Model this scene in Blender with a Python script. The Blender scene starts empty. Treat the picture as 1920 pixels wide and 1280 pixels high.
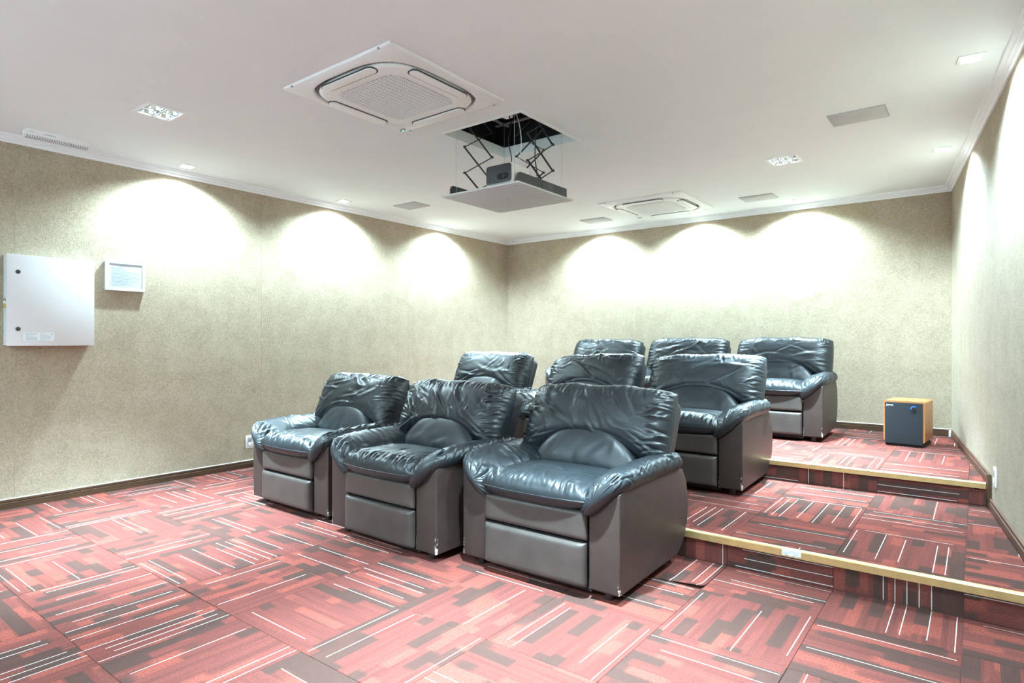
import bpy, bmesh, math, random
import numpy as np
from mathutils import Vector, Matrix

random.seed(7)
scene = bpy.context.scene
COL = scene.collection
PI = math.pi

# ------------------------------------------------------------------ camera
YAW = math.atan(874.0 / 1145.0)
CAM_H = 1.176
cam_data = bpy.data.cameras.new('camera')
cam_data.sensor_width = 36.0
cam_data.lens = 1145.0 / 1920.0 * 36.0
cam_data.shift_y = 1.0 / 1920.0
cam_data.clip_start = 0.02
cam = bpy.data.objects.new('camera', cam_data)
COL.objects.link(cam)
cam.location = (0, 0, CAM_H)
cam.rotation_euler = (PI / 2, 0, YAW)
scene.camera = cam

# ------------------------------------------------------------------ world, exposure, lamps
world = bpy.data.worlds.new('world')
scene.world = world
world.use_nodes = True
world.node_tree.nodes['Background'].inputs[0].default_value = (0.6, 0.63, 0.66, 1)
world.node_tree.nodes['Background'].inputs[1].default_value = 0.02
vs = scene.view_settings
vs.view_transform = 'Standard'
vs.look = 'None'
vs.gamma = 1.0
vs.exposure = 0.86
vs.use_curve_mapping = False

LAMP_COL = (0.625, 0.89, 1.0)
WASH_W = 205.0         # wall-wash downlights
FILL_W = 290.0       # unseen fill lamps, added to brighten the near ceiling and chair fronts
QUAD_W = 1700.0         # four-lamp luminaires
CZ = 2.64              # ceiling height

def spot(loc, power, size, blend, radius=0.03):
    d = bpy.data.lights.new('spot_light', 'SPOT')
    d.energy = power; d.color = LAMP_COL
    d.spot_size = math.radians(size); d.spot_blend = blend
    d.shadow_soft_size = radius
    o = bpy.data.objects.new('spot_light', d)
    COL.objects.link(o); o.location = loc
    return o

def wall_r(y):                 # x of the slanted right wall
    return 0.06 + 0.115 * (4.825 - y)

WASH = [(-5.235, 2.40), (-5.235, 3.98), (-5.235, 5.60),
        (-3.85, 6.81), (-2.57, 6.81), (-1.47, 6.81),
        (wall_r(5.66) - 0.18, 5.66), (wall_r(3.94) - 0.19, 3.94), (wall_r(2.22) - 0.19, 2.22),
        (-4.3, -1.39), (-2.6, -1.39), (-0.9, -1.39)]  # this row: fill lamps added behind the camera for bounce off the white wall
QUADS = [(-4.142, 1.732), (-1.30, 1.75), (-1.24, 5.24), (-4.14, 5.24)]

# ------------------------------------------------------------------ materials
MATS = {}
class NT:
    def __init__(s, name):
        m = bpy.data.materials.new(name); m.use_nodes = True
        s.m = m; s.t = m.node_tree; s.n = s.t.nodes; s.l = s.t.links
        s.b = s.n['Principled BSDF']
        MATS[name] = m
    def add(s, kind, **kw):
        nd = s.n.new(kind)
        for k, v in kw.items(): setattr(nd, k, v)
        return nd
    def link(s, a, b): s.l.new(a, b)
    def val(s, sock, v):
        if isinstance(v, (int, float)): sock.default_value = v
        elif isinstance(v, tuple): sock.default_value = v
        else: s.l.new(v, sock)
    def math(s, op, a, b=None, c=None):
        nd = s.add('ShaderNodeMath', operation=op)
        s.val(nd.inputs[0], a)
        if b is not None: s.val(nd.inputs[1], b)
        if c is not None: s.val(nd.inputs[2], c)
        return nd.outputs[0]
    def comb(s, x, y, z):
        nd = s.add('ShaderNodeCombineXYZ')
        s.val(nd.inputs[0], x); s.val(nd.inputs[1], y); s.val(nd.inputs[2], z)
        return nd.outputs[0]
    def white(s, vec):
        nd = s.add('ShaderNodeTexWhiteNoise', noise_dimensions='3D')
        s.link(vec, nd.inputs['Vector']); return nd.outputs['Value']
    def noise(s, vec, scale, detail=2.0, rough=0.5, dist=0.0):
        nd = s.add('ShaderNodeTexNoise')
        if vec is not None: s.link(vec, nd.inputs['Vector'])
        nd.inputs['Scale'].default_value = scale; nd.inputs['Detail'].default_value = detail
        nd.inputs['Roughness'].default_value = rough; nd.inputs['Distortion'].default_value = dist
        return nd.outputs['Fac']
    def ramp(s, fac, stops, interp='LINEAR'):
        nd = s.add('ShaderNodeValToRGB'); cr = nd.color_ramp; cr.interpolation = interp
        while len(cr.elements) < len(stops): cr.elements.new(0.5)
        for e, (p, c) in zip(cr.elements, stops):
            e.position = p; e.color = (*c, 1) if len(c) == 3 else c
        s.link(fac, nd.inputs[0]); return nd.outputs[0]
    def mix(s, fac, a, b):
        nd = s.add('ShaderNodeMix', data_type='RGBA')
        s.val(nd.inputs[0], fac); 
        for sock, v in ((nd.inputs[6], a), (nd.inputs[7], b)):
            if isinstance(v, tuple): sock.default_value = (*v, 1) if len(v) == 3 else v
            else: s.link(v, sock)
        return nd.outputs[2]
    def obj(s): return s.add('ShaderNodeTexCoord').outputs['Object']
    def sep(s, v):
        nd = s.add('ShaderNodeSeparateXYZ'); s.link(v, nd.inputs[0]); return nd.outputs
    def bump(s, h, strength, dist=0.002):
        nd = s.add('ShaderNodeBump'); nd.inputs['Strength'].default_value = strength
        nd.inputs['Distance'].default_value = dist
        s.link(h, nd.inputs['Height']); s.link(nd.outputs[0], s.b.inputs['Normal'])
    def base(s, c, rough=0.5, metal=0.0, spec=0.5):
        s.val(s.b.inputs['Base Color'], (*c, 1) if isinstance(c, tuple) else c)
        s.val(s.b.inputs['Roughness'], rough); s.val(s.b.inputs['Metallic'], metal)
        s.b.inputs['Specular IOR Level'].default_value = spec
        return s.m

def plain(name, c, rough=0.5, metal=0.0, spec=0.5, var=0.06, bump=0.0, scale=40.0):
    t = NT(name); v = t.obj()
    n = t.noise(v, scale, 3.0)
    lo = tuple(x * (1 - var) for x in c); hi = tuple(min(1, x * (1 + var)) for x in c)
    t.base(t.ramp(n, [(0.3, lo), (0.7, hi)]), rough, metal, spec)
    if bump: t.bump(t.noise(v, scale * 8, 2.0), bump, 0.001)
    return t.m

def emit(name, c, strength):
    t = NT(name); t.base((0.8, 0.8, 0.8), 0.4)
    t.b.inputs['Emission Color'].default_value = (*c, 1)
    t.b.inputs['Emission Strength'].default_value = strength
    return t.m

def mat_felt():
    t = NT('wall_felt'); v = t.obj()
    fine = t.noise(v, 110.0, 4.0, 0.8, 1.5)
    mid = t.noise(v, 42.0, 5.0, 0.75, 2.5)
    big = t.noise(v, 5.0, 3.0)
    a = t.math('MULTIPLY', fine, 0.42); b = t.math('MULTIPLY', mid, 0.46); c = t.math('MULTIPLY', big, 0.12)
    s = t.math('ADD', t.math('ADD', a, b), c)
    col = t.ramp(s, [(0.39, (0.285, 0.225, 0.155)), (0.5, (0.42, 0.348, 0.255)), (0.61, (0.555, 0.475, 0.365))])
    t.base(col, 0.95, 0, 0.1)
    t.b.inputs['Sheen Weight'].default_value = 0.10; t.b.inputs['Sheen Roughness'].default_value = 0.45
    t.b.inputs['Sheen Tint'].default_value = (0.85, 0.95, 1.0, 1)
    t.bump(t.math('ADD', fine, t.math('MULTIPLY', mid, 1.2)), 0.7, 0.006)
    return t.m

def mat_carpet():
    t = NT('striped_carpet'); v = t.obj(); x, y, z = t.sep(v)
    oi = t.add('ShaderNodeObjectInfo').outputs['Random']
    r = t.math('MULTIPLY', oi, 97.3)
    u = t.math('ADD', x, 0.25)
    # broad yarn bands, each changing colour along the stripe
    def bands(n, freq, seed):
        c = t.math('FLOOR', t.math('MULTIPLY', u, n))
        h = t.white(t.comb(c, r, seed))
        yy = t.math('ADD', t.math('MULTIPLY', y, freq), t.math('MULTIPLY', h, 31.0))
        return t.noise(t.comb(t.math('MULTIPLY', c, 7.31), yy, t.math('ADD', r, seed)), 1.0, 0.0)
    def step(f, a, b):
        nd = t.add('ShaderNodeMapRange', interpolation_type='SMOOTHSTEP')
        t.link(f, nd.inputs[0]); nd.inputs[1].default_value = a; nd.inputs[2].default_value = b
        return nd.outputs[0]
    fine = bands(210.0, 1.6, 4.0); mid = bands(62.0, 2.4, 2.0)
    grain = t.noise(v, 95.0, 4.0, 0.8)
    g_ = t.math('ADD', t.math('ADD', t.math('MULTIPLY', fine, 0.15), t.math('MULTIPLY', mid, 0.45)), t.math('MULTIPLY', grain, 0.40))
    col = t.ramp(g_, [(0.36, (0.120, 0.040, 0.035)), (0.50, (0.158, 0.047, 0.041)), (0.64, (0.200, 0.056, 0.047))])
    coral = step(bands(21.0, 3.0, 9.0), 0.60, 0.63)
    col = t.mix(t.math('MULTIPLY', coral, 0.55), col, (0.34, 0.082, 0.060))
    dark = step(bands(18.0, 2.4, 1.0), 0.425, 0.405)
    col = t.mix(t.math('MULTIPLY', dark, 0.88), col, (0.056, 0.039, 0.034))
    # rib shading and fibre speckle
    rib = t.math('SINE', t.math('MULTIPLY', u, 2 * PI / 0.0052))
    sp = t.noise(v, 110.0, 5.0, 0.9)
    speck = t.math('ADD', t.math('MULTIPLY', sp, 0.9), t.math('MULTIPLY', rib, 0.05))
    sk = t.add('ShaderNodeMapRange'); t.link(speck, sk.inputs[0]); sk.inputs[1].default_value = 0.385; sk.inputs[2].default_value = 0.485; sk.inputs[3].default_value = 0.78; sk.inputs[4].default_value = 0.0
    col = t.mix(sk.outputs[0], col, (0.075, 0.040, 0.034))
    # thin pale lines
    n = 11.0
    pu = t.math('MULTIPLY', u, 2 * n)
    c = t.math('FLOOR', pu)
    d = t.math('ABSOLUTE', t.math('SUBTRACT', t.math('FRACT', pu), 0.5))
    thin = t.math('LESS_THAN', d, 0.035)
    on = t.math('GREATER_THAN', t.white(t.comb(c, r, 11.0)), 0.69)
    w2 = t.white(t.comb(c, r, 19.0)); w3 = t.white(t.comb(c, r, 23.0))
    cen = t.math('MULTIPLY', t.math('SUBTRACT', w2, 0.5), 0.12)
    hl = t.math('ADD', 0.19, t.math('MULTIPLY', w3, 0.07))
    span = t.math('LESS_THAN', t.math('ABSOLUTE', t.math('SUBTRACT', y, cen)), hl)
    line = t.math('MULTIPLY', t.math('MULTIPLY', thin, on), span)
    col = t.mix(t.math('MULTIPLY', line, 0.92), col, (0.62, 0.61, 0.58))
    t.base(col, 1.0, 0, 0.0)
    t.bump(t.math('ADD', sp, t.math('MULTIPLY', rib, 0.25)), 0.5, 0.003)
    return t.m

def mat_leather(name, c, rough, grain=0.12):
    t = NT(name); v = t.obj()
    n = t.noise(v, 9.0, 3.0)
    lo = tuple(k * 0.85 for k in c); hi = tuple(k * 1.18 for k in c)
    t.base(t.ramp(n, [(0.3, lo), (0.7, hi)]), t.math('ADD', rough - 0.05, t.math('MULTIPLY', n, 0.1)), 0, 0.5)
    t.bump(t.noise(v, 420.0, 3.0, 0.6), grain, 0.001)
    return t.m

def mat_vinyl():
    t = NT('arm_vinyl'); v = t.obj(); x, y, z = t.sep(v)
    n = t.noise(v, 14.0, 3.0)
    col = t.ramp(n, [(0.3, (0.032, 0.0215, 0.0185)), (0.7, (0.042, 0.029, 0.025))])
    # worn pale scuffs at the foot of the front corners
    ax = t.math('ABSOLUTE', x)
    near_out = t.math('GREATER_THAN', ax, 0.455); near_in = t.math('LESS_THAN', ax, 0.312)
    edge = t.math('MULTIPLY', t.math('MAXIMUM', near_out, near_in), t.math('LESS_THAN', y, 0.012))
    low = t.math('SUBTRACT', 1.0, t.math('MULTIPLY', t.math('SUBTRACT', z, 0.035), 7.0))
    spk = t.noise(v, 60.0, 4.0, 0.7)
    oi = t.add('ShaderNodeObjectInfo').outputs['Random']
    mk = t.math('GREATER_THAN', t.math('ADD', t.math('MULTIPLY', low, 0.22), spk), t.math('ADD', 0.66, t.math('MULTIPLY', oi, 0.08)))
    col = t.mix(t.math('MULTIPLY', mk, edge), col, (0.55, 0.52, 0.48))
    t.base(col, 0.45, 0, 0.45)
    t.bump(t.noise(v, 500.0, 3.0, 0.6), 0.14, 0.001)
    return t.m

def mat_wood(name, a, b, rough=0.45, axis='X', scale=6.0):
    t = NT(name); v = t.obj()
    mp = t.add('ShaderNodeMapping'); t.link(v, mp.inputs[0])
    mp.inputs['Scale'].default_value = {'X': (0.6, 9, 9), 'Y': (9, 0.6, 9), 'Z': (9, 9, 0.6)}[axis]
    n = t.noise(mp.outputs[0], scale, 4.0, 0.6, 0.6)
    t.base(t.ramp(n, [(0.3, a), (0.7, b)]), rough, 0, 0.4)
    return t.m

mat_felt(); mat_carpet()
mat_leather('black_leather', (0.0132, 0.0178, 0.0215), 0.40)
mat_leather('smooth_vinyl', (0.050, 0.041, 0.037), 0.40, 0.06)
mat_vinyl()
plain('shell_vinyl', (0.016, 0.016, 0.017), 0.5)
plain('black_base', (0.015, 0.014, 0.014), 0.7)
plain('white_paint', (0.86, 0.905, 0.92), 0.75, spec=0.2, var=0.01, scale=3)
plain('moulding_paint', (0.87, 0.905, 0.915), 0.55, var=0.01)
plain('enamel_white', (0.80, 0.83, 0.85), 0.35, var=0.01)
plain('plastic_white', (0.87, 0.90, 0.91), 0.4, var=0.01)
plain('plastic_grey', (0.36, 0.365, 0.37), 0.6, var=0.03)
plain('grille_cloth', (0.50, 0.505, 0.505), 0.8, var=0.05, bump=0.3, scale=90)
plain('dark_gap', (0.03, 0.032, 0.036), 0.8)
plain('charcoal_metal', (0.045, 0.050, 0.054), 0.5, 0.3)
plain('scissor_metal', (0.035, 0.035, 0.036), 0.45, 0.4)
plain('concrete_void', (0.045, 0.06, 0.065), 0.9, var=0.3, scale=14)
plain('panel_speckle', (0.66, 0.69, 0.695), 0.55, var=0.05, scale=160)
plain('chrome', (0.75, 0.78, 0.8), 0.15, 1.0)
plain('wire_steel', (0.55, 0.56, 0.56), 0.4, 0.6)
plain('black_plastic', (0.012, 0.012, 0.013), 0.35)
plain('glass_black', (0.004, 0.004, 0.005), 0.08)
plain('brass', (0.66, 0.50, 0.23), 0.32, 0.6, var=0.10, scale=18)
plain('tape_silver', (0.72, 0.76, 0.78), 0.5, var=0.15, scale=60)
plain('caulk', (0.75, 0.78, 0.76), 0.8)
plain('speaker_cloth', (0.012, 0.017, 0.023), 0.85, var=0.3, bump=0.4, scale=260)
plain('screw_black', (0.03, 0.04, 0.04), 0.5)
plain('ink_grey', (0.22, 0.30, 0.33), 0.8)
plain('ink_pale', (0.40, 0.50, 0.56), 0.8)
plain('notice_paper', (0.50, 0.54, 0.56), 0.8, var=0.01)
plain('ink_notice', (0.20, 0.26, 0.30), 0.8)
plain('paper', (0.80, 0.84, 0.86), 0.8, var=0.01)
plain('socket_grey', (0.45, 0.46, 0.48), 0.5)
plain('carpet_backing', (0.62, 0.58, 0.40), 0.9)
plain('floor_screed', (0.16, 0.07, 0.06), 0.95)
mat_wood('baseboard_wood', (0.050, 0.024, 0.012), (0.085, 0.044, 0.022), 0.5, 'Y')
mat_wood('baseboard_wood_back', (0.050, 0.024, 0.012), (0.085, 0.044, 0.022), 0.5, 'X')
mat_wood('baseboard_wood_right', (0.085, 0.036, 0.022), (0.125, 0.056, 0.034), 0.55, 'Y')
mat_wood('cherry_veneer', (0.36, 0.155, 0.055), (0.46, 0.21, 0.08), 0.4, 'Z')
emit('lamp_glow', (0.93, 0.98, 1.0), 30.0)
emit('led_green', (0.05, 1.0, 0.5), 2.0)
emit('led_blue', (0.02, 0.12, 1.0), 2.2)
MATS['led_blue'].node_tree.nodes['Principled BSDF'].inputs['Base Color'].default_value = (0.01, 0.03, 0.3, 1)

# ------------------------------------------------------------------ mesh helpers
def link(name, me, mat, parent=None, smooth=False):
    o = bpy.data.objects.new(name, me); COL.objects.link(o)
    if mat:
        if isinstance(mat, str): mat = MATS[mat]
        if not me.materials: me.materials.append(mat)
    if parent: o.parent = parent
    if smooth:
        me.polygons.foreach_set('use_smooth', [True] * len(me.polygons))
    return o
def mesh(name, verts, faces):
    me = bpy.data.meshes.new(name); me.from_pydata([tuple(v) for v in verts], [], faces); me.update(); return me
class MB:
    def __init__(s): s.v = []; s.f = []
    def add(s, vs_, fs_):
        k = len(s.v); s.v += [tuple(v) for v in vs_]; s.f += [tuple(i + k for i in f) for f in fs_]; return s
    def box(s, a, b):
        (x0, y0, z0), (x1, y1, z1) = a, b
        return s.add([(x0, y0, z0), (x1, y0, z0), (x1, y1, z0), (x0, y1, z0), (x0, y0, z1), (x1, y0, z1), (x1, y1, z1), (x0, y1, z1)],
                     [(0, 3, 2, 1), (4, 5, 6, 7), (0, 1, 5, 4), (1, 2, 6, 5), (2, 3, 7, 6), (3, 0, 4, 7)])
    def prism(s, pts, z0, z1):            # polygon (ccw) in xy, extruded in z
        n = len(pts)
        return s.add([(x, y, z0) for x, y in pts] + [(x, y, z1) for x, y in pts],
                     [tuple(range(n - 1, -1, -1)), tuple(range(n, 2 * n))] + [(i, (i + 1) % n, n + (i + 1) % n, n + i) for i in range(n)])
    def bar(s, a, b, w, h, up=(0, 0, 1)):
        a = Vector(a); b = Vector(b); d = (b - a).normalized(); sd = d.cross(Vector(up))
        if sd.length < 1e-5: sd = d.cross(Vector((1, 0, 0)))
        sd.normalize(); u = sd.cross(d)
        q = []
        for p in (a, b):
            for i, j in ((-1, -1), (1, -1), (1, 1), (-1, 1)): q.append(p + sd * i * w / 2 + u * j * h / 2)
        return s.add(q, [(3, 2, 1, 0), (4, 5, 6, 7), (0, 1, 5, 4), (1, 2, 6, 5), (2, 3, 7, 6), (3, 0, 4, 7)])
    def tube(s, pts, r, n=8):
        P = [Vector(p) for p in pts]; k = []; up = Vector((0.13, 0.2, 1)).normalized()
        for i, p in enumerate(P):
            d = (P[min(i + 1, len(P) - 1)] - P[max(i - 1, 0)]).normalized()
            a = d.cross(up)
            if a.length < 1e-4: a = d.cross(Vector((1, 0, 0)))
            a.normalize(); b = d.cross(a)
            k.append([p + (a * math.cos(2 * PI * j / n) + b * math.sin(2 * PI * j / n)) * r for j in range(n)])
        vs_ = [v for ring in k for v in ring]; m = len(P)
        fs_ = [(i * n + j, i * n + (j + 1) % n, (i + 1) * n + (j + 1) % n, (i + 1) * n + j) for i in range(m - 1) for j in range(n)]
        fs_ += [tuple(range(n - 1, -1, -1)), tuple((m - 1) * n + j for j in range(n))]
        return s.add(vs_, fs_)
    def build(s, name, mat, parent=None, smooth=False, bevel=0, seg=2):
        me = mesh(name, s.v, s.f)
        bm = bmesh.new(); bm.from_mesh(me)
        bmesh.ops.recalc_face_normals(bm, faces=bm.faces)
        if bevel:
            es = [e for e in bm.edges if len(e.link_faces) == 2 and e.calc_face_angle(0) > 0.4]
            bmesh.ops.bevel(bm, geom=es, offset=bevel, segments=seg, profile=0.6, affect='EDGES', clamp_overlap=True)
        bm.to_mesh(me); bm.free()
        o = link(name, me, mat, parent)
        if smooth or bevel:
            me.polygons.foreach_set('use_smooth', [True] * len(me.polygons))
            try: me.set_sharp_from_angle(angle=math.radians(50 if not smooth else 70))
            except Exception: pass
        return o
def tag(o, label, cat, group=None):
    o['label'] = label; o['category'] = cat
    if group: o['group'] = group
    return o
def struct(o): o['kind'] = 'structure'; return o
def empty(name, loc, label, cat, group=None, rz=0.0):
    o = bpy.data.objects.new(name, None); COL.objects.link(o); o.location = loc
    o.rotation_euler = (0, 0, rz); o.empty_display_size = 0.1
    return tag(o, label, cat, group)
def rrect(w, h, r, n=6, cx=0, cy=0):
    pts = []
    for sx, sy, a0 in ((1, 1, 0), (-1, 1, 90), (-1, -1, 180), (1, -1, 270)):
        for i in range(n + 1):
            a = math.radians(a0 + 90 * i / n)
            pts.append((cx + sx * (w / 2 - r) + r * math.cos(a), cy + sy * (h / 2 - r) + r * math.sin(a)))
    return pts
def text(body, size, mat, parent, loc, rot, name='lettering', depth=0.0004):
    c = bpy.data.curves.new('text', 'FONT'); c.body = body; c.size = size; c.extrude = depth; c.align_x = 'CENTER'; c.align_y = 'CENTER'
    o = bpy.data.objects.new('text', c); COL.objects.link(o)
    bpy.context.view_layer.update()
    me = bpy.data.meshes.new_from_object(o.evaluated_get(bpy.context.evaluated_depsgraph_get()))
    bpy.data.objects.remove(o)
    t = link(name, me, mat, parent); t.location = loc; t.rotation_euler = rot
    return t

# ------------------------------------------------------------------ the room
XL, YB, YF = -5.445, 7.03, -1.60
Z1, Z2 = 0.148, 0.292
YS1, YS2 = 3.235, 4.832          # faces of the two risers
RA = math.atan(0.115)            # slant of the right wall
HX0, HX1, HY0, HY1 = -2.985, -2.315, 3.12, 3.81      # projector hatch
QS = 0.105                       # half of a luminaire opening

# floor and the two tiers (tile slabs lie on top of them)
TT = 0.006
def room_poly(y0, y1, inset=0.0):
    return [(XL, y0), (wall_r(y0) - inset, y0), (wall_r(y1) - inset, y1), (XL, y1)]
floor = struct(MB().prism(room_poly(YF, YS1 + 0.004), -0.15, -TT).build('floor', 'floor_screed'))
step_lower = struct(MB().prism(room_poly(YS1 + TT, YS2 + TT), -0.15, Z1 - TT).build('floor_tier_lower', 'floor_screed'))
step_upper = struct(MB().prism(room_poly(YS2 + TT, YB), -0.15, Z2 - TT).build('floor_tier_upper', 'floor_screed'))

def clip(poly, a, b, c):          # keep a*x+b*y<=c
    out = []
    for i in range(len(poly)):
        p, q = poly[i], poly[(i + 1) % len(poly)]
        dp = a * p[0] + b * p[1] - c; dq = a * q[0] + b * q[1] - c
        if dp <= 0: out.append(p)
        if (dp < 0 < dq) or (dq < 0 < dp):
            t = dp / (dp - dq); out.append((p[0] + t * (q[0] - p[0]), p[1] + t * (q[1] - p[1])))
    return out
def slab_mesh(pts, lift=None):
    # slab with a small chamfer so that joints read; pts in local xy
    n = len(pts); cx = sum(p[0] for p in pts) / n; cy = sum(p[1] for p in pts) / n
    def ins(d): 
        r = []
        for x, y in pts:
            dx, dy = cx - x, cy - y; L = math.hypot(dx, dy) or 1
            r.append((x + dx / L * d, y + dy / L * d))
        return r
    a = ins(0.0010); b = ins(0.0032)
    v = [(x, y, -TT) for x, y in a] + [(x, y, -0.0016) for x, y in a] + [(x, y, 0) for x, y in b]
    f = [tuple(range(n - 1, -1, -1)), tuple(range(2 * n, 3 * n))]
    for k in (0, n): f += [(k + i, k + (i + 1) % n, k + n + (i + 1) % n, k + n + i) for i in range(n)]
    return mesh('carpet_tile', v, f)
FULL = slab_mesh([(-0.25, -0.25), (0.25, -0.25), (0.25, 0.25), (-0.25, 0.25)])
FULL.materials.append(MATS['striped_carpet'])
GX, GY = -0.048, 2.858
wr_a, wr_b, wr_c = 1.0, 0.115, 0.06 + 0.115 * 4.825 - 0.016     # inside of the right baseboard
def lay(parent, y0, y1, z, gx, gy, orient, lifts={}):
    nx0 = int(math.floor((XL - gx) / 0.5)); nx1 = int(math.ceil((0.9 - gx) / 0.5))
    ny0 = int(math.floor((y0 - gy) / 0.5)); ny1 = int(math.ceil((y1 - gy) / 0.5))
    for j in range(ny0, ny1):
        for i in range(nx0, nx1):
            cx, cy = gx + (i + .5) * .5, gy + (j + .5) * .5
            p = [(cx - .25, cy - .25), (cx + .25, cy - .25), (cx + .25, cy + .25), (cx - .25, cy + .25)]
            p = clip(p, -1, 0, -(XL + 0.012)); p = clip(p, 0, -1, -y0); p = clip(p, 0, 1, y1); p = clip(p, wr_a, wr_b, wr_c)
            if len(p) < 3: continue
            ar = 0.5 * abs(sum(p[k][0] * p[(k + 1) % len(p)][1] - p[(k + 1) % len(p)][0] * p[k][1] for k in range(len(p))))
            if ar < 0.0008: continue
            along_x = orient(i, j)
            q = random.choice((0, 2)) + (1 if along_x else 0)
            ang = q * PI / 2
            if (i, j) in lifts:
                me = lifted(lifts[(i, j)], q)
            elif ar > 0.2499: me = FULL
            else:
                c, s = math.cos(-ang), math.sin(-ang)
                me = slab_mesh([((x - cx) * c - (y - cy) * s, (x - cx) * s + (y - cy) * c) for x, y in p])
            o = link('carpet_tile', me, 'striped_carpet', parent)
            o.location = (cx, cy, z + random.uniform(-0.0006, 0.0006)); o.rotation_euler = (0, 0, ang)
def lifted(spec, q):
    # a full tile whose corner (sx, sy) has curled up
    sx, sy, amt, rad = spec
    N = 16; v = []; f = []
    c, s = math.cos(-q * PI / 2), math.sin(-q * PI / 2)
    for layer in (0, 1):
        for a in range(N + 1):
            for b in range(N + 1):
                x = -0.249 + 0.498 * a / N; y = -0.249 + 0.498 * b / N
                # distance measured from the curled corner, mostly along the front edge
                d = math.hypot((sx * 0.25 - x) * 0.55, (sy * 0.25 - y) * 1.6)
                t = max(0.0, 1 - d / rad)
                zz = amt * (t ** 1.6) * (0.75 + 0.35 * math.sin(9 * x * sx + 1.0))
                v.append((x * c - y * s, x * s + y * c, zz - layer * TT * (0.6 if t > 0 else 1)))
    M = (N + 1) ** 2
    for a in range(N):
        for b in range(N):
            k = a * (N + 1) + b
            f.append((k, k + N + 1, k + N + 2, k + 1)); f.append((M + k, M + k + 1, M + k + N + 2, M + k + N + 1))
    rim = [a * (N + 1) for a in range(N)] + [N * (N + 1) + b for b in range(N)] + [a * (N + 1) + N for a in range(N, 0, -1)] + [b for b in range(N, 0, -1)]
    for i in range(len(rim)):
        a, b = rim[i], rim[(i + 1) % len(rim)]
        f.append((a, M + a, M + b, b))
    return mesh('carpet_tile', v, f)

# tiles whose stripes break the quarter-turn chequer (read off the photograph): (column, row)
FLIP = {(-6, -4), (-5, -2), (-4, -2), (-6, -1), (-7, -2), (-8, -1), (-4, -1)}
def orient_floor(i, j): return ((i + j) % 2 == 0) != ((i, j) in FLIP)
lay(floor, YF, YS1, 0.0, GX, GY, orient_floor, {(-3, 0): (1, -1, 0.026, 0.13), (-6, -3): (-1, -1, 0.008, 0.25)})
lay(step_lower, YS1 + 0.02, YS2, Z1, GX, 3.30, lambda i, j: (i + j) % 2 == 0)
lay(step_upper, YS2 + 0.02, YB - 0.016, Z2, GX, 4.86, lambda i, j: (i + j) % 2 == 1)
def risers(parent, y, z0, z1, orient):
    nx0 = int(math.floor((XL - GX) / 0.5))
    for i in range(nx0, 2):
        x0 = max(XL + 0.012, GX + i * .5); x1 = min(GX + (i + 1) * .5, wall_r(y) - 0.016)
        if x1 - x0 < 0.02: continue
        hw, hh = (x1 - x0) / 2, (z1 - z0) / 2
        ax = orient(i)
        pts = [(-hw, -hh), (hw, -hh), (hw, hh), (-hw, hh)]
        if ax: pts = [(p[1], -p[0]) for p in pts]
        me = slab_mesh(pts)
        o = link('riser_carpet', me, 'striped_carpet', parent)
        o.matrix_world = Matrix.Translation((x0 + hw, y, z0 + hh)) @ Matrix.Rotation(PI / 2, 4, 'X') @ (Matrix.Rotation(PI / 2, 4, 'Z') if ax else Matrix())
risers(step_lower, YS1, 0.003, Z1 - 0.034, lambda i: i % 2 == 0)
risers(step_upper, YS2, Z1 + 0.003, Z2 - 0.034, lambda i: i % 2 == 1)

# ceiling with openings
def ceiling():
    holes = [(HX0, HX1, HY0, HY1)] + [(x - QS, x + QS, y - QS, y + QS) for x, y in QUADS]
    xs = sorted({XL - 0.12, 1.0} | {h[0] for h in holes} | {h[1] for h in holes})
    ys = sorted({YF - 0.12, YB + 0.12} | {h[2] for h in holes} | {h[3] for h in holes})
    v, f, idx = [], [], {}
    def vid(x, y, z):
        k = (round(x, 5), round(y, 5), z)
        if k not in idx: idx[k] = len(v); v.append((x, y, z))
        return idx[k]
    solid = {}
    for a in range(len(xs) - 1):
        for b in range(len(ys) - 1):
            mx, my = (xs[a] + xs[a + 1]) / 2, (ys[b] + ys[b + 1]) / 2
            solid[a, b] = not any(h[0] < mx < h[1] and h[2] < my < h[3] for h in holes)
    T = 0.075
    for (a, b), ok in solid.items():
        if not ok: continue
        x0, x1, y0, y1 = xs[a], xs[a + 1], ys[b], ys[b + 1]
        for z, fl in ((CZ, 1), (CZ + T, 0)):
            q = [vid(x0, y0, z), vid(x1, y0, z), vid(x1, y1, z), vid(x0, y1, z)]
            f.append(tuple(q[::-1]) if fl else tuple(q))
        for da, db, p, q in ((-1, 0, (x0, y0), (x0, y1)), (1, 0, (x1, y1), (x1, y0)), (0, -1, (x1, y0), (x0, y0)), (0, 1, (x0, y1), (x1, y1))):
            if not solid.get((a + da, b + db), False):
                f.append((vid(*p, CZ), vid(*q, CZ), vid(*q, CZ + T), vid(*p, CZ + T)))
    me = mesh('ceiling', v, f)
    bm = bmesh.new(); bm.from_mesh(me); bmesh.ops.recalc_face_normals(bm, faces=bm.faces); bm.to_mesh(me); bm.free()
    return struct(link('ceiling', me, 'white_paint'))
ceiling()
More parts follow.
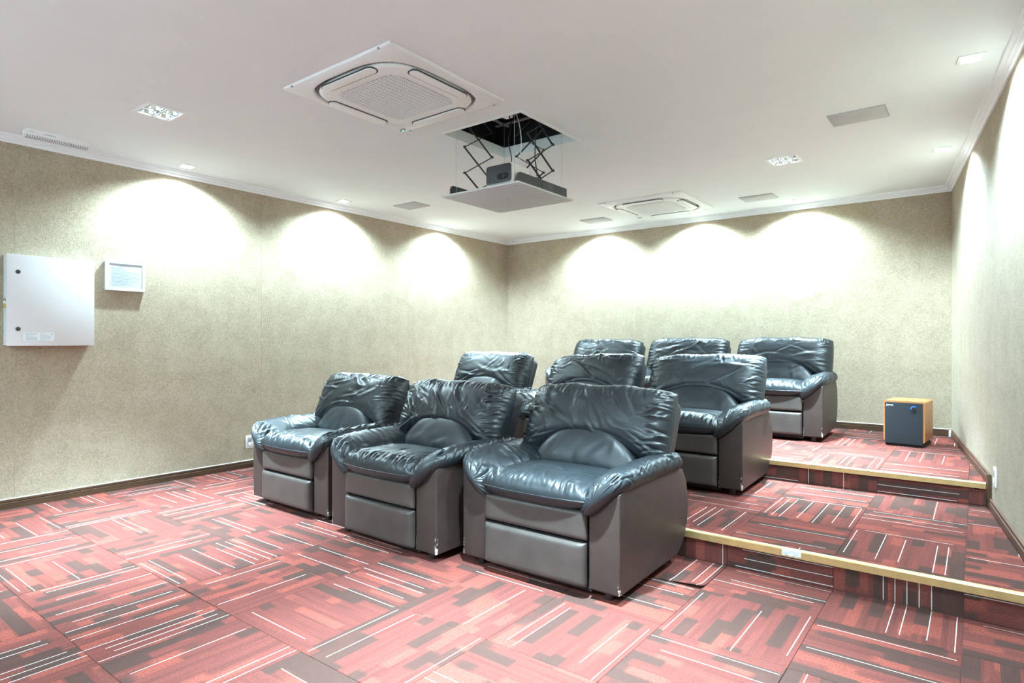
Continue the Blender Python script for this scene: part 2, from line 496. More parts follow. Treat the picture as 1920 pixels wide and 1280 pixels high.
# the dark plenum above the hatch
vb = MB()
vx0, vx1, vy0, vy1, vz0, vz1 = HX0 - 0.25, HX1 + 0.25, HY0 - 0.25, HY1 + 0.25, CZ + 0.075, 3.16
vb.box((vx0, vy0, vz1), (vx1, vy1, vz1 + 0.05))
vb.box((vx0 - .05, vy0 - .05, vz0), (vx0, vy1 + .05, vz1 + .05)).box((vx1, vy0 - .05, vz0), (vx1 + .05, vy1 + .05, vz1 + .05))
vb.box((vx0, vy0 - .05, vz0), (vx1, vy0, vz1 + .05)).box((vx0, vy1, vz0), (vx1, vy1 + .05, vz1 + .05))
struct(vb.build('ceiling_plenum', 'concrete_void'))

# walls: a plain backing with the felt strips hung on it as parts
WT = 0.12
wall_left = struct(MB().box((XL - WT, YF - WT, -0.15), (XL - 0.004, YB + WT, CZ)).build('wall_left', 'white_paint'))
wall_back = struct(MB().box((XL, YB + 0.004, -0.15), (wall_r(YB) + 0.02, YB + WT, CZ)).build('wall_back', 'white_paint'))
wall_front = struct(MB().box((XL, YF - WT, -0.15), (wall_r(YF) + 0.02, YF - 0.004, CZ)).build('wall_front', 'white_paint'))
rl = (YB - YF + 0.3) / math.cos(RA)
wall_right = struct(MB().box((0.004, -rl, -0.15), (WT, 0.1, CZ)).build('wall_right', 'white_paint'))
wall_right.location = (wall_r(YB), YB, 0); wall_right.rotation_euler = (0, 0, RA)
bpy.context.view_layer.update()

def strip(parent, w, zl, zh, wr=None):
    # a hung strip of felt: local x along the wall, local -y towards the room; wr: height function of wrinkles
    nx, nz = (int(w / 0.02), int((zh - zl) / 0.02)) if wr else (1, 1)
    xs = np.linspace(0.0006, w - 0.0006, nx + 1); zs = np.linspace(zl, zh, nz + 1)
    v = []; f = []
    for x in xs:
        for z in zs:
            v.append((x, -0.004 - (wr(x, z) if wr else 0), z))
    for a in range(nx):
        for b in range(nz):
            k = a * (nz + 1) + b; f.append((k, k + nz + 1, k + nz + 2, k + 1))
    k = len(v)
    c = [0, nx * (nz + 1), nx * (nz + 1) + nz, nz]
    v += [(v[i][0], 0.0, v[i][2]) for i in c]
    f += [(c[0], k, k + 1, c[1]), (c[1], k + 1, k + 2, c[2]), (c[2], k + 2, k + 3, c[3]), (c[3], k + 3, k, c[0])] if not wr else []
    me = mesh('felt_strip', v, f)
    return link('felt_strip', me, 'wall_felt', parent, smooth=bool(wr))
def hang(parent, cuts, place, zl=0.0, wrs={}):
    for i in range(len(cuts) - 1):
        o = strip(parent, cuts[i + 1] - cuts[i], zl, 2.60, wrs.get(i))
        o.matrix_world = place(cuts[i])
# left wall: strips run along +y, face +x
hang(wall_left, [YF, -0.585, 1.304, 3.185, 5.074, YB], lambda s: Matrix.Translation((XL - 0.004, s, 0)) @ Matrix.Rotation(PI / 2, 4, 'Z') )
def g(t): return math.exp(-t * t)
def wrinkle_back(x0):
    def w(x, z):
        X = x + x0
        e = min(1.0, max(0.0, min((X + 3.42) / .08, (-1.60 - X) / .03)))
        h = 0.0
        zc = 1.79 + 0.055 * (1 - ((X + 1.72) / 0.30) ** 2 * 0.6)
        if -2.15 < X < -1.5: h += 0.013 * g((z - zc) / 0.022) * g((X + 1.76) / 0.24)
        zc = 1.60 + 0.25 * (X + 2.3)
        h += 0.006 * g((z - zc) / 0.05) * g((X + 2.3) / 0.25)
        h += 0.004 * g((z - 1.25 - 0.4 * (X + 1.9)) / 0.06) * g((X + 1.9) / 0.25)
        return h * 0.3
    return w
def wrinkle_back2(x0):
    def w(x, z):
        X = x + x0
        h = 0.012 * g((z - 1.775 - 0.05 * math.sin((X + 1.6) * 7)) / 0.02) * g((X + 1.50) / 0.10)
        h += 0.008 * g((z - 1.66 - 0.35 * (X + 1.4)) / 0.035) * g((X + 1.4) / 0.18)
        h += 0.005 * g((z - 1.45 - 0.3 * (X + 1.1)) / 0.05) * g((X + 1.1) / 0.2)
        h += 0.004 * g((z - 1.15 + 0.3 * (X + 1.0)) / 0.05) * g((X + 1.0) / 0.25)
        return h * 0.35
    return w
bc = [XL, -3.43, -1.615, wall_r(YB)]
hang(wall_back, bc, lambda s: Matrix.Translation((s, YB + 0.004, 0)), 0.0, {1: wrinkle_back(bc[1]), 2: wrinkle_back2(bc[2])})
# right wall: runs from the back corner towards the front
rc = [0.0, 1.45, 3.30, 5.15, 7.0, (YB - YF) / math.cos(RA)]
du = Vector((math.sin(RA), -math.cos(RA), 0))
hang(wall_right, rc, lambda s: Matrix.Translation(Vector((wall_r(YB) + 0.004, YB, 0)) + du * s) @ Matrix.Rotation(-PI / 2 + RA, 4, 'Z'))
#hang(wall_front, [XL, -3.4, -1.4, wall_r(YF)], lambda s: Matrix.Translation((s + 0.0, YF - 0.004, 0)) @ Matrix.Translation(((0), 0, 0)) @ Matrix.Diagonal((1, -1, 1, 1)))

# crown mouldings (stepped profile swept along each wall)
PROF = [(0.0, 2.583), (0.012, 2.583), (0.014, 2.600), (0.030, 2.604), (0.032, 2.618), (0.052, 2.622), (0.055, 2.640), (0.0, 2.640)]
def sweep(name, a, b, na, nb, prof, mat):
    # a, b: ends on the wall line; na, nb: mitre directions per unit of projection
    n = len(prof); v = []
    for p, d in ((a, na), (b, nb)):
        v += [(p[0] + d[0] * q, p[1] + d[1] * q, z) for q, z in prof]
    f = [(i, (i + 1) % n, n + (i + 1) % n, n + i) for i in range(n)] + [tuple(range(n - 1, -1, -1)), tuple(range(n, 2 * n))]
    return struct(MB().add(v, f).build(name, mat))
A_, B_, C_, D_ = (XL, YF), (XL, YB), (wall_r(YB), YB), (wall_r(YF), YF)
kC = (-(1 / math.cos(RA)) + math.tan(RA) * 1.0 , -1.0); kD = (-(1 / math.cos(RA)) - math.tan(RA), 1.0)
kC = (-1 / math.cos(RA) + 0.115, -1.0)
sweep('trim_1', A_, B_, (1, 1), (1, -1), PROF, 'moulding_paint')
sweep('trim_2', B_, C_, (1, -1), kC, PROF, 'moulding_paint')
sweep('trim_3', C_, D_, kC, kD, PROF, 'moulding_paint')
sweep('trim_4', D_, A_, kD, (1, 1), PROF, 'moulding_paint')

# baseboards
def bprof(z, h=0.067):
    return [(0.0, z), (0.014, z), (0.014, z + h * 0.62), (0.009, z + h * 0.66), (0.009, z + h * 0.72), (0.012, z + h * 0.76), (0.011, z + h * 0.96), (0.008, z + h), (0.0, z + h)]
def cprof(z, h=0.067): return [(0.0, z + h), (0.004, z + h), (0.003, z + h + 0.003), (0.0, z + h + 0.004)]
def bboard(name, a, b, na, nb, z, mat, h=0.067, cap=True):
    o = sweep(name, a, b, na, nb, bprof(z, h), mat)
    if cap:
        c = sweep('caulk_line', a, b, na, nb, cprof(z, h), 'caulk'); del c['kind']; c.parent = o
    return o
bboard('baseboard_left', (XL, YF), (XL, YS1), (1, 0), (1, 0), 0.0, 'baseboard_wood')
bboard('baseboard_left_tier', (XL, YS1), (XL, YS2), (1, 0), (1, 0), Z1, 'baseboard_wood')
bboard('baseboard_left_top', (XL, YS2), (XL, YB), (1, 0), (1, -1), Z2, 'baseboard_wood')
bboard('baseboard_back', (XL, YB), (wall_r(YB), YB), (1, -1), kC, Z2, 'baseboard_wood_back')
nr = (-math.cos(RA), -math.sin(RA))
def wr(y): return (wall_r(y), y)
br1 = bboard('baseboard_right', wr(YS1 - 0.06), wr(YF), nr, nr, 0.0, 'baseboard_wood_right', cap=False)
br2 = bboard('baseboard_right_tier', wr(YS2 - 0.06), wr(YS1 - 0.0), nr, nr, Z1, 'baseboard_wood_right', cap=False)
br3 = bboard('baseboard_right_top', wr(YB - 0.04), wr(YS2 - 0.0), nr, nr, Z2, 'baseboard_wood_right', cap=False)
for p, y, z0, z1 in ((br2, YS1, 0.0, Z1 + 0.067), (br3, YS2, Z1, Z2 + 0.067)):
    m = MB().box((-0.020, -0.062, z0), (-0.0005, 0.0, z1)).build('riser_board', 'baseboard_wood', p, bevel=0.002)
    m.location = (wall_r(y), y, 0); m.rotation_euler = (0, 0, RA)
cb = MB().box((-0.024, -0.035, Z2), (-0.001, -0.012, Z2 + 0.062)).build('corner_block', 'plastic_white', br3, bevel=0.004)
cb.location = (wall_r(YB), YB, 0)
bboard('baseboard_front', (wall_r(YF), YF), (XL, YF), (0, 1), (0, 1), 0.0, 'baseboard_wood_back')

# brass stair nosings
def nosing(name, y, z):
    x1 = wall_r(y) - 0.021
    pts = [(-0.012, -0.033), (-0.009, -0.033), (-0.009, -0.003), (0.026, -0.003), (0.026, 0.002), (0.020, 0.0042), (-0.006, 0.0042), (-0.012, 0.0)]
    n = len(pts); v = [(x, y + a, z + b) for x in (XL + 0.012, x1) for a, b in pts]
    f = [(i, (i + 1) % n, n + (i + 1) % n, n + i) for i in range(n)] + [tuple(range(n - 1, -1, -1)), tuple(range(n, 2 * n))]
    return struct(MB().add(v, f).build(name, 'brass'))
t5 = nosing('trim_5', YS1, Z1); t6 = nosing('trim_6', YS2, Z2)
tp = MB(); tv = []
for i in range(9):
    x = -0.775 + 0.088 * i / 8; e = 0.006 * math.sin(i * 2.3)
    tv.append((x, e))
w = []; fc = []
for i, (x, e) in enumerate(tv):
    w += [(x, YS1 - 0.0128, Z1 - 0.026 - e * .7), (x, YS1 - 0.0128, Z1 + 0.001), (x, YS1 - 0.006, Z1 + 0.0052), (x, YS1 + 0.010 + e, Z1 + 0.0052)]
for i in range(8):
    for k in range(3): a = i * 4 + k; fc.append((a, a + 1, a + 5, a + 4))
o = tp.add(w, fc).build('tape_patch', 'tape_silver', t5); o['label'] = 'torn silver tape patch on the brass edge'

# ------------------------------------------------------------------ recliner armchairs
def remap(n, p=1.5):
    a = np.linspace(-1, 1, n); return np.sign(a) * (1 - (1 - np.abs(a)) ** p)
def strokes(P, S):
    # S rows: cx, cy, angle, half length, width, amplitude, curvature
    out = np.zeros(len(P))
    for cx, cy, an, ln, wd, am, k in S:
        dx, dy = P[:, 0] - cx, P[:, 1] - cy
        m = (np.abs(dx) < ln * 2.6 + .05) & (np.abs(dy) < ln * 2.6 + .05)
        if not m.any(): continue
        dx, dy = dx[m], dy[m]; c, s = math.cos(an), math.sin(an)
        a = dx * c + dy * s; b = -dx * s + dy * c - k * a * a
        t = b / wd
        out[m] += am * np.exp(-(a / ln) ** 2) * (np.exp(-t * t) - 0.75 * np.exp(-(t - 1.5) ** 2))
    return out
def pillow(name, mat, parent, W, bot, top, tf, tb, frame, S=(), nu=90, nv=70, pu=6, pv=6, qu=0.5, qv=0.5, sag=None, side=None, wamp=1.0):
    """closed cushion. W half width; bot(u), top(u) outline heights; tf/tb front and back thickness;
    frame(x, h, d) -> world-ish local point; S wrinkle strokes in (x, h)."""
    U = remap(nu); V = remap(nv)
    u, v = np.meshgrid(U, V, indexing='ij')
    h0 = bot(u); h1 = top(u)
    h = h0 + (h1 - h0) * (v + 1) / 2
    x = W * u * (side(v) if side else 1.0)
    t = (np.clip(1 - np.abs(u) ** pu, 0, 1) ** qu) * (np.clip(1 - np.abs(v) ** pv, 0, 1) ** qv)
    P = np.stack([x.ravel(), h.ravel()], 1)
    wr_ = wamp * strokes(P, S).reshape(u.shape) * np.clip(t * 1.6, 0, 1) if len(S) else 0
    front = tf * t + wr_
    if sag is not None: front = front + sag(u, v) * t
    back = -tb * t
    vid = {}; verts = []
    pf = frame(x, h, front); pb = frame(x, h, back)
    idxF = np.arange(nu * nv).reshape(nu, nv); verts = [tuple(p) for p in pf.reshape(-1, 3)]
    idxB = idxF.copy(); k = len(verts)
    pbr = pb.reshape(-1, 3)
    for i in range(1, nu - 1):
        for j in range(1, nv - 1):
            idxB[i, j] = k; k += 1; verts.append(tuple(pbr[i * nv + j]))
    f = []
    for i in range(nu - 1):
        for j in range(nv - 1):
            f.append((idxF[i, j], idxF[i + 1, j], idxF[i + 1, j + 1], idxF[i, j + 1]))
            f.append((idxB[i, j], idxB[i, j + 1], idxB[i + 1, j + 1], idxB[i + 1, j]))
    me = mesh(name, verts, [tuple(int(a) for a in q) for q in f])
    return link(name, me, mat, parent, smooth=True)

LEAN = math.radians(24); BY, BZ = 0.545, 0.44
cl, sl = math.cos(LEAN), math.sin(LEAN)
def lean_frame(off=0.0):
    def fr(x, h, d):
        dd = d + off
        return np.stack([x, BY + h * sl - dd * cl, BZ + h * cl + dd * sl], -1)
    return fr
def upright(y):
    return lambda x, h, d: np.stack([x, y - d, h + 0 * x], -1)
def flat(z, tilt=0.0):
    return lambda x, h, d: np.stack([x, h, z + d + tilt * h], -1)

def side_panel(sgn, parent):
    # profile in (y, z); outer face tall, inner face cut down towards the seat
    outer = [(0, .045), (0, .502), (.30, .515), (.62, .52), (.72, .50), (.775, .43), (.80, .34), (.80, .26), (.785, .19), (.75, .125), (.70, .08), (.65, .055)]
    inner = [(0, .045), (0, .395), (.30, .41), (.62, .42), (.72, .41), (.775, .37), (.80, .32), (.80, .26), (.785, .19), (.75, .125), (.70, .08), (.65, .055)]
    n = len(outer); xo, xi = .465 * sgn, .306 * sgn
    v = [(xo, y, z) for y, z in outer] + [(xi, y, z) for y, z in inner]
    f = [tuple(range(n)), tuple(range(2 * n - 1, n - 1, -1))] + [(i, n + i, n + (i + 1) % n, (i + 1) % n) for i in range(n)]
    return MB().add(v, f).build('side_panel', 'arm_vinyl', parent, bevel=0.009, seg=3)

def arm_cushion(sgn, parent, rng, detail=1.0):
    ns, nt = int(150 * detail), int(150 * detail)
    s = (remap(ns, 2.2) + 1) / 2                       # 0 rear, 1 front
    th = np.linspace(0, 2 * PI, nt, endpoint=False)
    y = .745 + (-.052 - .745) * s
    fr = np.clip((s - .70) / .30, 0, 1); fr = fr * fr * (3 - 2 * fr)
    xc = .374 - .014 * fr; zc = .512 - .048 * fr + .012 * np.sin(s * PI)
    a = .122 + .028 * fr; b = .062 - .004 * fr
    tilt = np.radians(24 + 21 * fr)
    e = np.clip(1 - np.abs(2 * s - 1) ** 9, 0, 1) ** 0.5
    e = np.where(s > .5, np.maximum(e, 0.0), e)
    S_, T_ = np.meshgrid(np.arange(ns), th, indexing='ij'); S_ = S_.astype(int)
    ct, st = np.cos(T_), np.sin(T_)
    ex = 2 / 2.5
    px = np.sign(ct) * np.abs(ct) ** ex * a[S_]; pz = np.sign(st) * np.abs(st) ** ex * b[S_]
    # wrinkles in (arc, length) space
    arc = T_ * .10; P = np.stack([arc.ravel(), y[S_].ravel()], 1)
    Sx = []
    for i in range(46):      # gathers running back from the front end
        Sx.append((rng.uniform(-.02, .36), rng.uniform(-.05, .03), PI / 2 + rng.normal(0, .22), rng.uniform(.02, .07), rng.uniform(.005, .009), rng.uniform(.003, .007), rng.normal(0, 1)))
    for i in range(70):      # gathers along the outer lip and over the top
        Sx.append((rng.choice([0.0, .02, .05, .61]) + rng.normal(0, .025), rng.uniform(-.02, .72), rng.normal(0, .4), rng.uniform(.02, .05), rng.uniform(.005, .010), rng.uniform(.002, .006), rng.normal(0, 1)))
    for i in range(22):
        Sx.append((rng.uniform(.08, .28), rng.uniform(.0, .65), rng.normal(.3, .6), rng.uniform(.03, .10), rng.uniform(.007, .016), rng.uniform(.002, .005), rng.normal(0, 1)))
    wv = 1.45 * strokes(P, Sx).reshape(T_.shape)
    # seam valley a little behind the front end
    wv -= 0.005 * np.exp(-((y[S_] + .012) / .006) ** 2)
    sc = 1 + wv / np.maximum(np.hypot(px, pz), .03)
    px = px * e[S_] * sc; pz = pz * e[S_] * sc
    tl = tilt[S_]
    X = xc[S_] + px * np.cos(tl) - pz * np.sin(tl)
    Z = zc[S_] + px * np.sin(tl) + pz * np.cos(tl)
    Y = y[S_] + 0 * X
    # the front end droops slightly
    verts = np.stack([X * sgn, Y, Z], -1).reshape(-1, 3)
    f = []
    for i in range(ns - 1):
        for j in range(nt):
            q = (i * nt + j, i * nt + (j + 1) % nt, (i + 1) * nt + (j + 1) % nt, (i + 1) * nt + j)
            f.append(q[::-1] if sgn > 0 else q)
    me = mesh('arm_cushion', verts, f)
    bm = bmesh.new(); bm.from_mesh(me); bmesh.ops.remove_doubles(bm, verts=bm.verts, dist=1e-5); bmesh.ops.recalc_face_normals(bm, faces=bm.faces); bm.to_mesh(me); bm.free()
    return link('arm_cushion', me, 'black_leather', parent, smooth=True)

def recliner(x, y, z, rz, label, group, seed, detail=1.0, tweak=None):
    rng = np.random.default_rng(seed)
    tweak = tweak or {}
    r = empty('recliner_armchair', (x, y, z), label, 'armchair', group, rz)
    nu = int(200 * detail); nv = int(130 * detail)
    # carcass
    MB().box((-.304, .035, .018), (.304, .64, .30)).build('base', 'black_base', r, bevel=.006)
    for fx in (-.38, .38):
        for fy in (.06, .60):
            MB().prism([(fx + .022 * math.cos(k * PI / 5), fy + .022 * math.sin(k * PI / 5)) for k in range(10)], 0.001, .055).build('foot', 'black_plastic', r)
    for s in (-1, 1): side_panel(s, r)
    # footrest board and the smooth panel above it
    one = lambda c: (lambda u: c + 0 * u)
    pillow('footrest', 'smooth_vinyl', r, .299, one(.052), one(.256), .034, .03, upright(-.004), nu=40, nv=30, pu=22, pv=14)
    pillow('front_panel', 'smooth_vinyl', r, .302, one(.268), one(.400), .022, .03, upright(-.006), nu=40, nv=26, pu=22, pv=9)
    # seat cushion: x, depth plane
    S = []
    for i in range(44):
        S.append((rng.uniform(-.30, .30), rng.uniform(-.055, .03), PI / 2 + rng.normal(0, .25), rng.uniform(.02, .06), rng.uniform(.006, .011), rng.uniform(.004, .009), rng.normal(0, 1)))
    for i in range(18):
        S.append((rng.uniform(-.27, .27), rng.uniform(.0, .32), rng.normal(.4, .7), rng.uniform(.03, .11), rng.uniform(.008, .018), rng.uniform(.002, .005), rng.normal(0, 1)))
    bow = lambda u: -.062 + .03 * np.abs(u) ** 2.2
    sc = pillow('seat_cushion', 'black_leather', r, .313, bow, one(.44), .082, .064, flat(.450, -.02), S, nu=int(150 * detail), nv=int(110 * detail), pu=7, pv=6, qu=.5, qv=.42,
                sag=lambda u, v: .012 * (1 - u * u) * (1 - v * v))
    # stitched seam round the cushion's front
    sm = [( .313 * uu, -.066 + .03 * abs(uu) ** 2.2 , .4495) for uu in np.linspace(-.97, .97, 40)]
    MB().tube(sm, .0022, 5).build('seam', 'black_leather', sc, smooth=True)
    # lumbar cushion (half moon)
    S = [(rng.uniform(-.24, .24), rng.uniform(.02, .12), rng.normal(1.2, .7), rng.uniform(.04, .1), rng.uniform(.014, .025), rng.uniform(.001, .004), 0) for i in range(7)]
    arch = lambda u: .03 + .275 * np.clip(1 - np.abs(u) ** 2.3, 0, 1)
    pillow('lumbar_cushion', 'black_leather', r, .350, one(-.05), arch, .115, .03, lean_frame(.05), S, nu=int(110 * detail), nv=int(70 * detail), pu=4, pv=3, qu=.5, qv=.55)
    # back cushion: gathered all round, arched underneath
    top0 = tweak.get('top', .505); slope = tweak.get('slope', 0.0)
    topf = lambda u: top0 - .022 * np.abs(u) ** 7 + slope * u + .004 * np.sin(9 * u + seed)
    botf = lambda u: .0 + .150 * np.clip(1 - np.abs(u) ** 2.6, 0, 1)
    S = []
    for i in range(64):      # gathers hanging from the top seam
        S.append((rng.uniform(-.44, .44), top0 - rng.uniform(.005, .05), PI / 2 + rng.normal(0, .28), rng.uniform(.018, .055), rng.uniform(.005, .010), rng.uniform(.003, .008), rng.normal(0, 1.2)))
    for sd in (-1, 1):       # gathers coming in from the side seams
        for i in range(38):
            S.append((sd * rng.uniform(.36, .45), rng.uniform(.02, .49), rng.normal(.0, .22) + sd * .22, rng.uniform(.022, .07), rng.uniform(.005, .010), rng.uniform(.003, .008), rng.normal(0, 1.0)))
    for i in range(16):      # drag folds across the middle
        S.append((rng.uniform(-.32, .32), rng.uniform(.20, .45), rng.normal(tweak.get('drag', -.5), .35), rng.uniform(.04, .13), rng.uniform(.010, .024), rng.uniform(.003, .009), rng.normal(0, .8)))
    for i in range(16):      # short random puckers
        S.append((rng.uniform(-.36, .36), rng.uniform(.18, .46), rng.uniform(-PI / 2, PI / 2), rng.uniform(.015, .04), rng.uniform(.007, .013), rng.uniform(.002, .005), 0))
    for i in range(4):       # folds following the arch over the lumbar pad
        hx = rng.uniform(-.33, .33)
        S.append((hx, .185 - .9 * hx * hx + rng.uniform(.0, .05), -1.5 * hx, rng.uniform(.07, .16), rng.uniform(.008, .014), rng.uniform(.002, .006), -.8))
    for i in range(8):       # corner creases
        sd = rng.choice([-1, 1])
        S.append((sd * rng.uniform(.28, .4), rng.uniform(.05, .16), -sd * rng.uniform(.3, .8), rng.uniform(.05, .11), rng.uniform(.007, .012), rng.uniform(.004, .008), 0))
    pillow('back_cushion', 'black_leather', r, .452, botf, topf, .145, .045, lean_frame(.02), S, nu=nu, nv=nv, pu=7, pv=5, qu=.5, qv=.5,
           sag=lambda u, v: .02 * (1 - u * u) * np.sin((v + 1) * PI / 2), side=lambda v: 1 - .03 * np.clip(v, 0, 1) ** 3, wamp=1.0 if detail > .9 else .72)
    # back shell behind it
    sh = []
    W_ = .43
    for d0 in (-.005, -.085):
        for px, ph in rrect(2 * W_, .58, .05, 4, 0, .185):
            hh = ph; yy = BY + hh * sl - d0 * cl; zz = BZ + hh * cl + d0 * sl
            sh.append((px, yy, zz))
    n = len(sh) // 2
    MB().add(sh, [tuple(range(n)), tuple(range(2 * n - 1, n - 1, -1))] + [(i, n + i, n + (i + 1) % n, (i + 1) % n) for i in range(n)]).build('back_shell', 'shell_vinyl', r, bevel=.012, seg=2)
    for s in (-1, 1): arm_cushion(s, r, rng, detail)
    return r

G1, G2, G3 = 'recliners on the floor in front', 'recliners on the lower tier', 'recliners on the upper tier'
R = math.radians
recliner(-1.724, 2.435, 0, 0.0, 'black leather recliner in the front row, nearest the camera beside the brass-edged step', G1, 11, tweak={'drag': -.9})
recliner(-2.742, 2.335, 0, R(-1.5), 'black leather recliner in the middle of the front row, pulled slightly forward', G1, 12, tweak={'top': .495, 'drag': -1.0})
recliner(-3.806, 2.425, 0, R(-1.0), 'black leather recliner in the front row nearest the left wall, pale glossy seat', G1, 13, tweak={'drag': .2})
recliner(-1.700, 4.115, Z1, R(1.0), 'black leather recliner on the lower tier nearest the right wall, side panel fully visible', G2, 24, tweak={'drag': .1, 'slope': .012}, detail=.8)
recliner(-2.705, 4.115, Z1, 0.0, 'black leather recliner in the middle of the lower tier, slumped back cushion', G2, 25, tweak={'top': .49, 'slope': .03, 'drag': .1}, detail=.8)
recliner(-3.850, 4.10, Z1, 0.0, 'black leather recliner on the lower tier nearest the left wall', G2, 26, tweak={'drag': .1}, detail=.8)
recliner(-1.545, 5.885, Z2, R(1.0), 'black leather recliner on the upper tier beside the wooden subwoofer', G3, 37, detail=.62, tweak={'drag': .1})
recliner(-2.550, 5.89, Z2, 0.0, 'black leather recliner in the middle of the upper tier', G3, 38, detail=.62, tweak={'drag': .1})
recliner(-3.545, 5.89, Z2, 0.0, 'black leather recliner on the upper tier farthest from the subwoofer', G3, 39, detail=.62, tweak={'drag': .0, 'top': .49})

# ------------------------------------------------------------------ air-conditioning cassettes
def cassette(x, y, label):
    r = empty('air_conditioner', (x, y, CZ), label, 'air conditioner', 'ceiling cassettes')
    L = .455
    def squircle(s, n=72, p=3.7):
        out = []
        for i in range(n):
            a = 2 * PI * i / n; c, q = math.cos(a), math.sin(a)
            k = (abs(c) ** p + abs(q) ** p) ** (-1 / p); out.append((s * k * c, s * k * q))
        return out
    # frame: outer square to inner squircle opening
    n = 72; inn = squircle(.400, n); out = []
    for px, py in inn:
        k = L / max(abs(px), abs(py)); out.append((px * k, py * k))
    def ring(pts, z): return [(a, b, z) for a, b in pts]
    sc = lambda pts, k: [(a * k, b * k) for a, b in pts]
    rings = [ring(out, -.001), ring(out, -.012), ring(sc(out, .985), -.016), ring(sc(inn, 1.02), -.027), ring(inn, -.026), ring(sc(inn, .985), -.001)]
    v = [p for q in rings for p in q]; f = []
    for k in range(len(rings) - 1):
        f += [(k * n + i, k * n + (i + 1) % n, (k + 1) * n + (i + 1) % n, (k + 1) * n + i) for i in range(n)]
    MB().add(v, f).build('frame', 'plastic_white', r, smooth=True)
    MB().prism(squircle(.396), -.006, -.002).build('air_slot', 'dark_gap', r)
    # fins showing in the corner gaps
    mb = MB()
    for q in range(4):
        for i in range(13):
            a = math.radians(45 + 90 * q + (i - 6) * 3.0); c, s = math.cos(a), math.sin(a)
            k = .390 * (abs(c) ** 3.7 + abs(s) ** 3.7) ** (-1 / 3.7)
            mb.bar((c * (k - .05), s * (k - .05), -.012), (c * k, s * k, -.012), .0025, .012)
    mb.build('fin_row', 'plastic_grey', r)['kind'] = 'stuff'
    # centre panel
    cp = squircle(.376); n = len(cp)
    rings = [ring(sc(cp, .99), -.010), ring(cp, -.024), ring(sc(cp, .985), -.031), ring(sc(cp, .93), -.034), ring(sc(cp, .74), -.034), ring(sc(cp, .70), -.032)]
    v = [p for q in rings for p in q]; f = []
    for k in range(len(rings) - 1):
        f += [(k * n + i, k * n + (i + 1) % n, (k + 1) * n + (i + 1) % n, (k + 1) * n + i) for i in range(n)]
    f.append(tuple((len(rings) - 1) * n + i for i in range(n)))
    pan = MB().add(v, f).build('centre_panel', 'plastic_white', r, smooth=True)
    # four louvre flaps, each outlined by its own dark slot
    for q in range(4):
        a = q * PI / 2
        pts_s = rrect(.074, .440, .036, 8, .344, 0); pts_f = rrect(.061, .427, .030, 8, .347, 0)
        so = MB().prism(pts_s, -.0366, -.030).build('flap_slot', 'charcoal_metal', r); so.rotation_euler = (0, 0, a)
        fo = MB().prism(pts_f, -.041, -.0345).build('louvre_flap', 'plastic_white', r, bevel=.0015); fo.rotation_euler = (0, 0, a)
    # intake grille: pale bars over a grey recess
    g0 = .252
    gr = MB().prism(rrect(2 * g0, 2 * g0, .07, 8), -.0345, -.0322).build('grille', 'plastic_grey', r)
    mb = MB(); nb = 34
    for i in range(nb):
        yy = -g0 + 2 * g0 * (i + .5) / nb; d = g0 - abs(yy); hw = g0 if d > .07 else g0 - .07 + math.sqrt(max(0, .07 ** 2 - (.07 - d) ** 2))
        mb.box((-hw, yy - .0034, -.0368), (hw, yy + .0034, -.0343))
    for i in range(15):
        xx = -g0 + .016 + 2 * (g0 - .016) * i / 14; d = g0 - abs(xx); hh = g0 if d > .07 else g0 - .07 + math.sqrt(max(0, .07 ** 2 - (.07 - d) ** 2))
        mb.box((xx - .0022, -hh, -.0366), (xx + .0022, hh, -.0343))
    mb.build('grille_bars', 'plastic_white', gr)['kind'] = 'stuff'
    # status lamp
    e = MB().prism([(-.385 + .022 * math.cos(k * PI / 8), .40 + .014 * math.sin(k * PI / 8)) for k in range(16)], -.030, -.018).build('indicator', 'plastic_grey', r)
    MB().prism([(-.381 + .006 * math.cos(k * PI / 5), .40 + .006 * math.sin(k * PI / 5)) for k in range(10)], -.0312, -.030).build('status_led', 'led_green', e)
    for sx, sy in ((-1, -1), (1, -1), (1, 1), (-1, 1)):
        MB().box((sx * .37 - .008, sy * .452 - .005, -.017), (sx * .37 + .008, sy * .452 + .005, -.010)).build('clip', 'plastic_grey', r)
    return r
cassette(-2.724, 2.449, 'large square white air-conditioning cassette in the ceiling nearest the camera')
cassette(-2.735, 6.130, 'square white air-conditioning cassette in the ceiling close to the back wall')

# ------------------------------------------------------------------ ceiling speakers (flat rectangular grilles)
def ceil_speaker(x, y, label):
    r = empty('ceiling_speaker', (x, y, CZ), label, 'speaker', 'flat ceiling speakers')
    MB().box((-.163, -.120, -.003), (.163, .120, -.0002)).build('rim', 'plastic_grey', r)
    MB().box((-.160, -.117, -.008), (.160, .117, -.002)).build('grille', 'grille_cloth', r, bevel=.001, seg=1)
ceil_speaker(-.618, 4.50, 'grey flat rectangular ceiling speaker near the right wall, the largest in view')
ceil_speaker(-1.770, 6.435, 'grey flat ceiling speaker to the right of the far air conditioner')
ceil_speaker(-4.83, 4.555, 'grey flat ceiling speaker near the left wall')
ceil_speaker(-3.65, 6.445, 'pale flat ceiling speaker left of the far air conditioner, by the back wall')

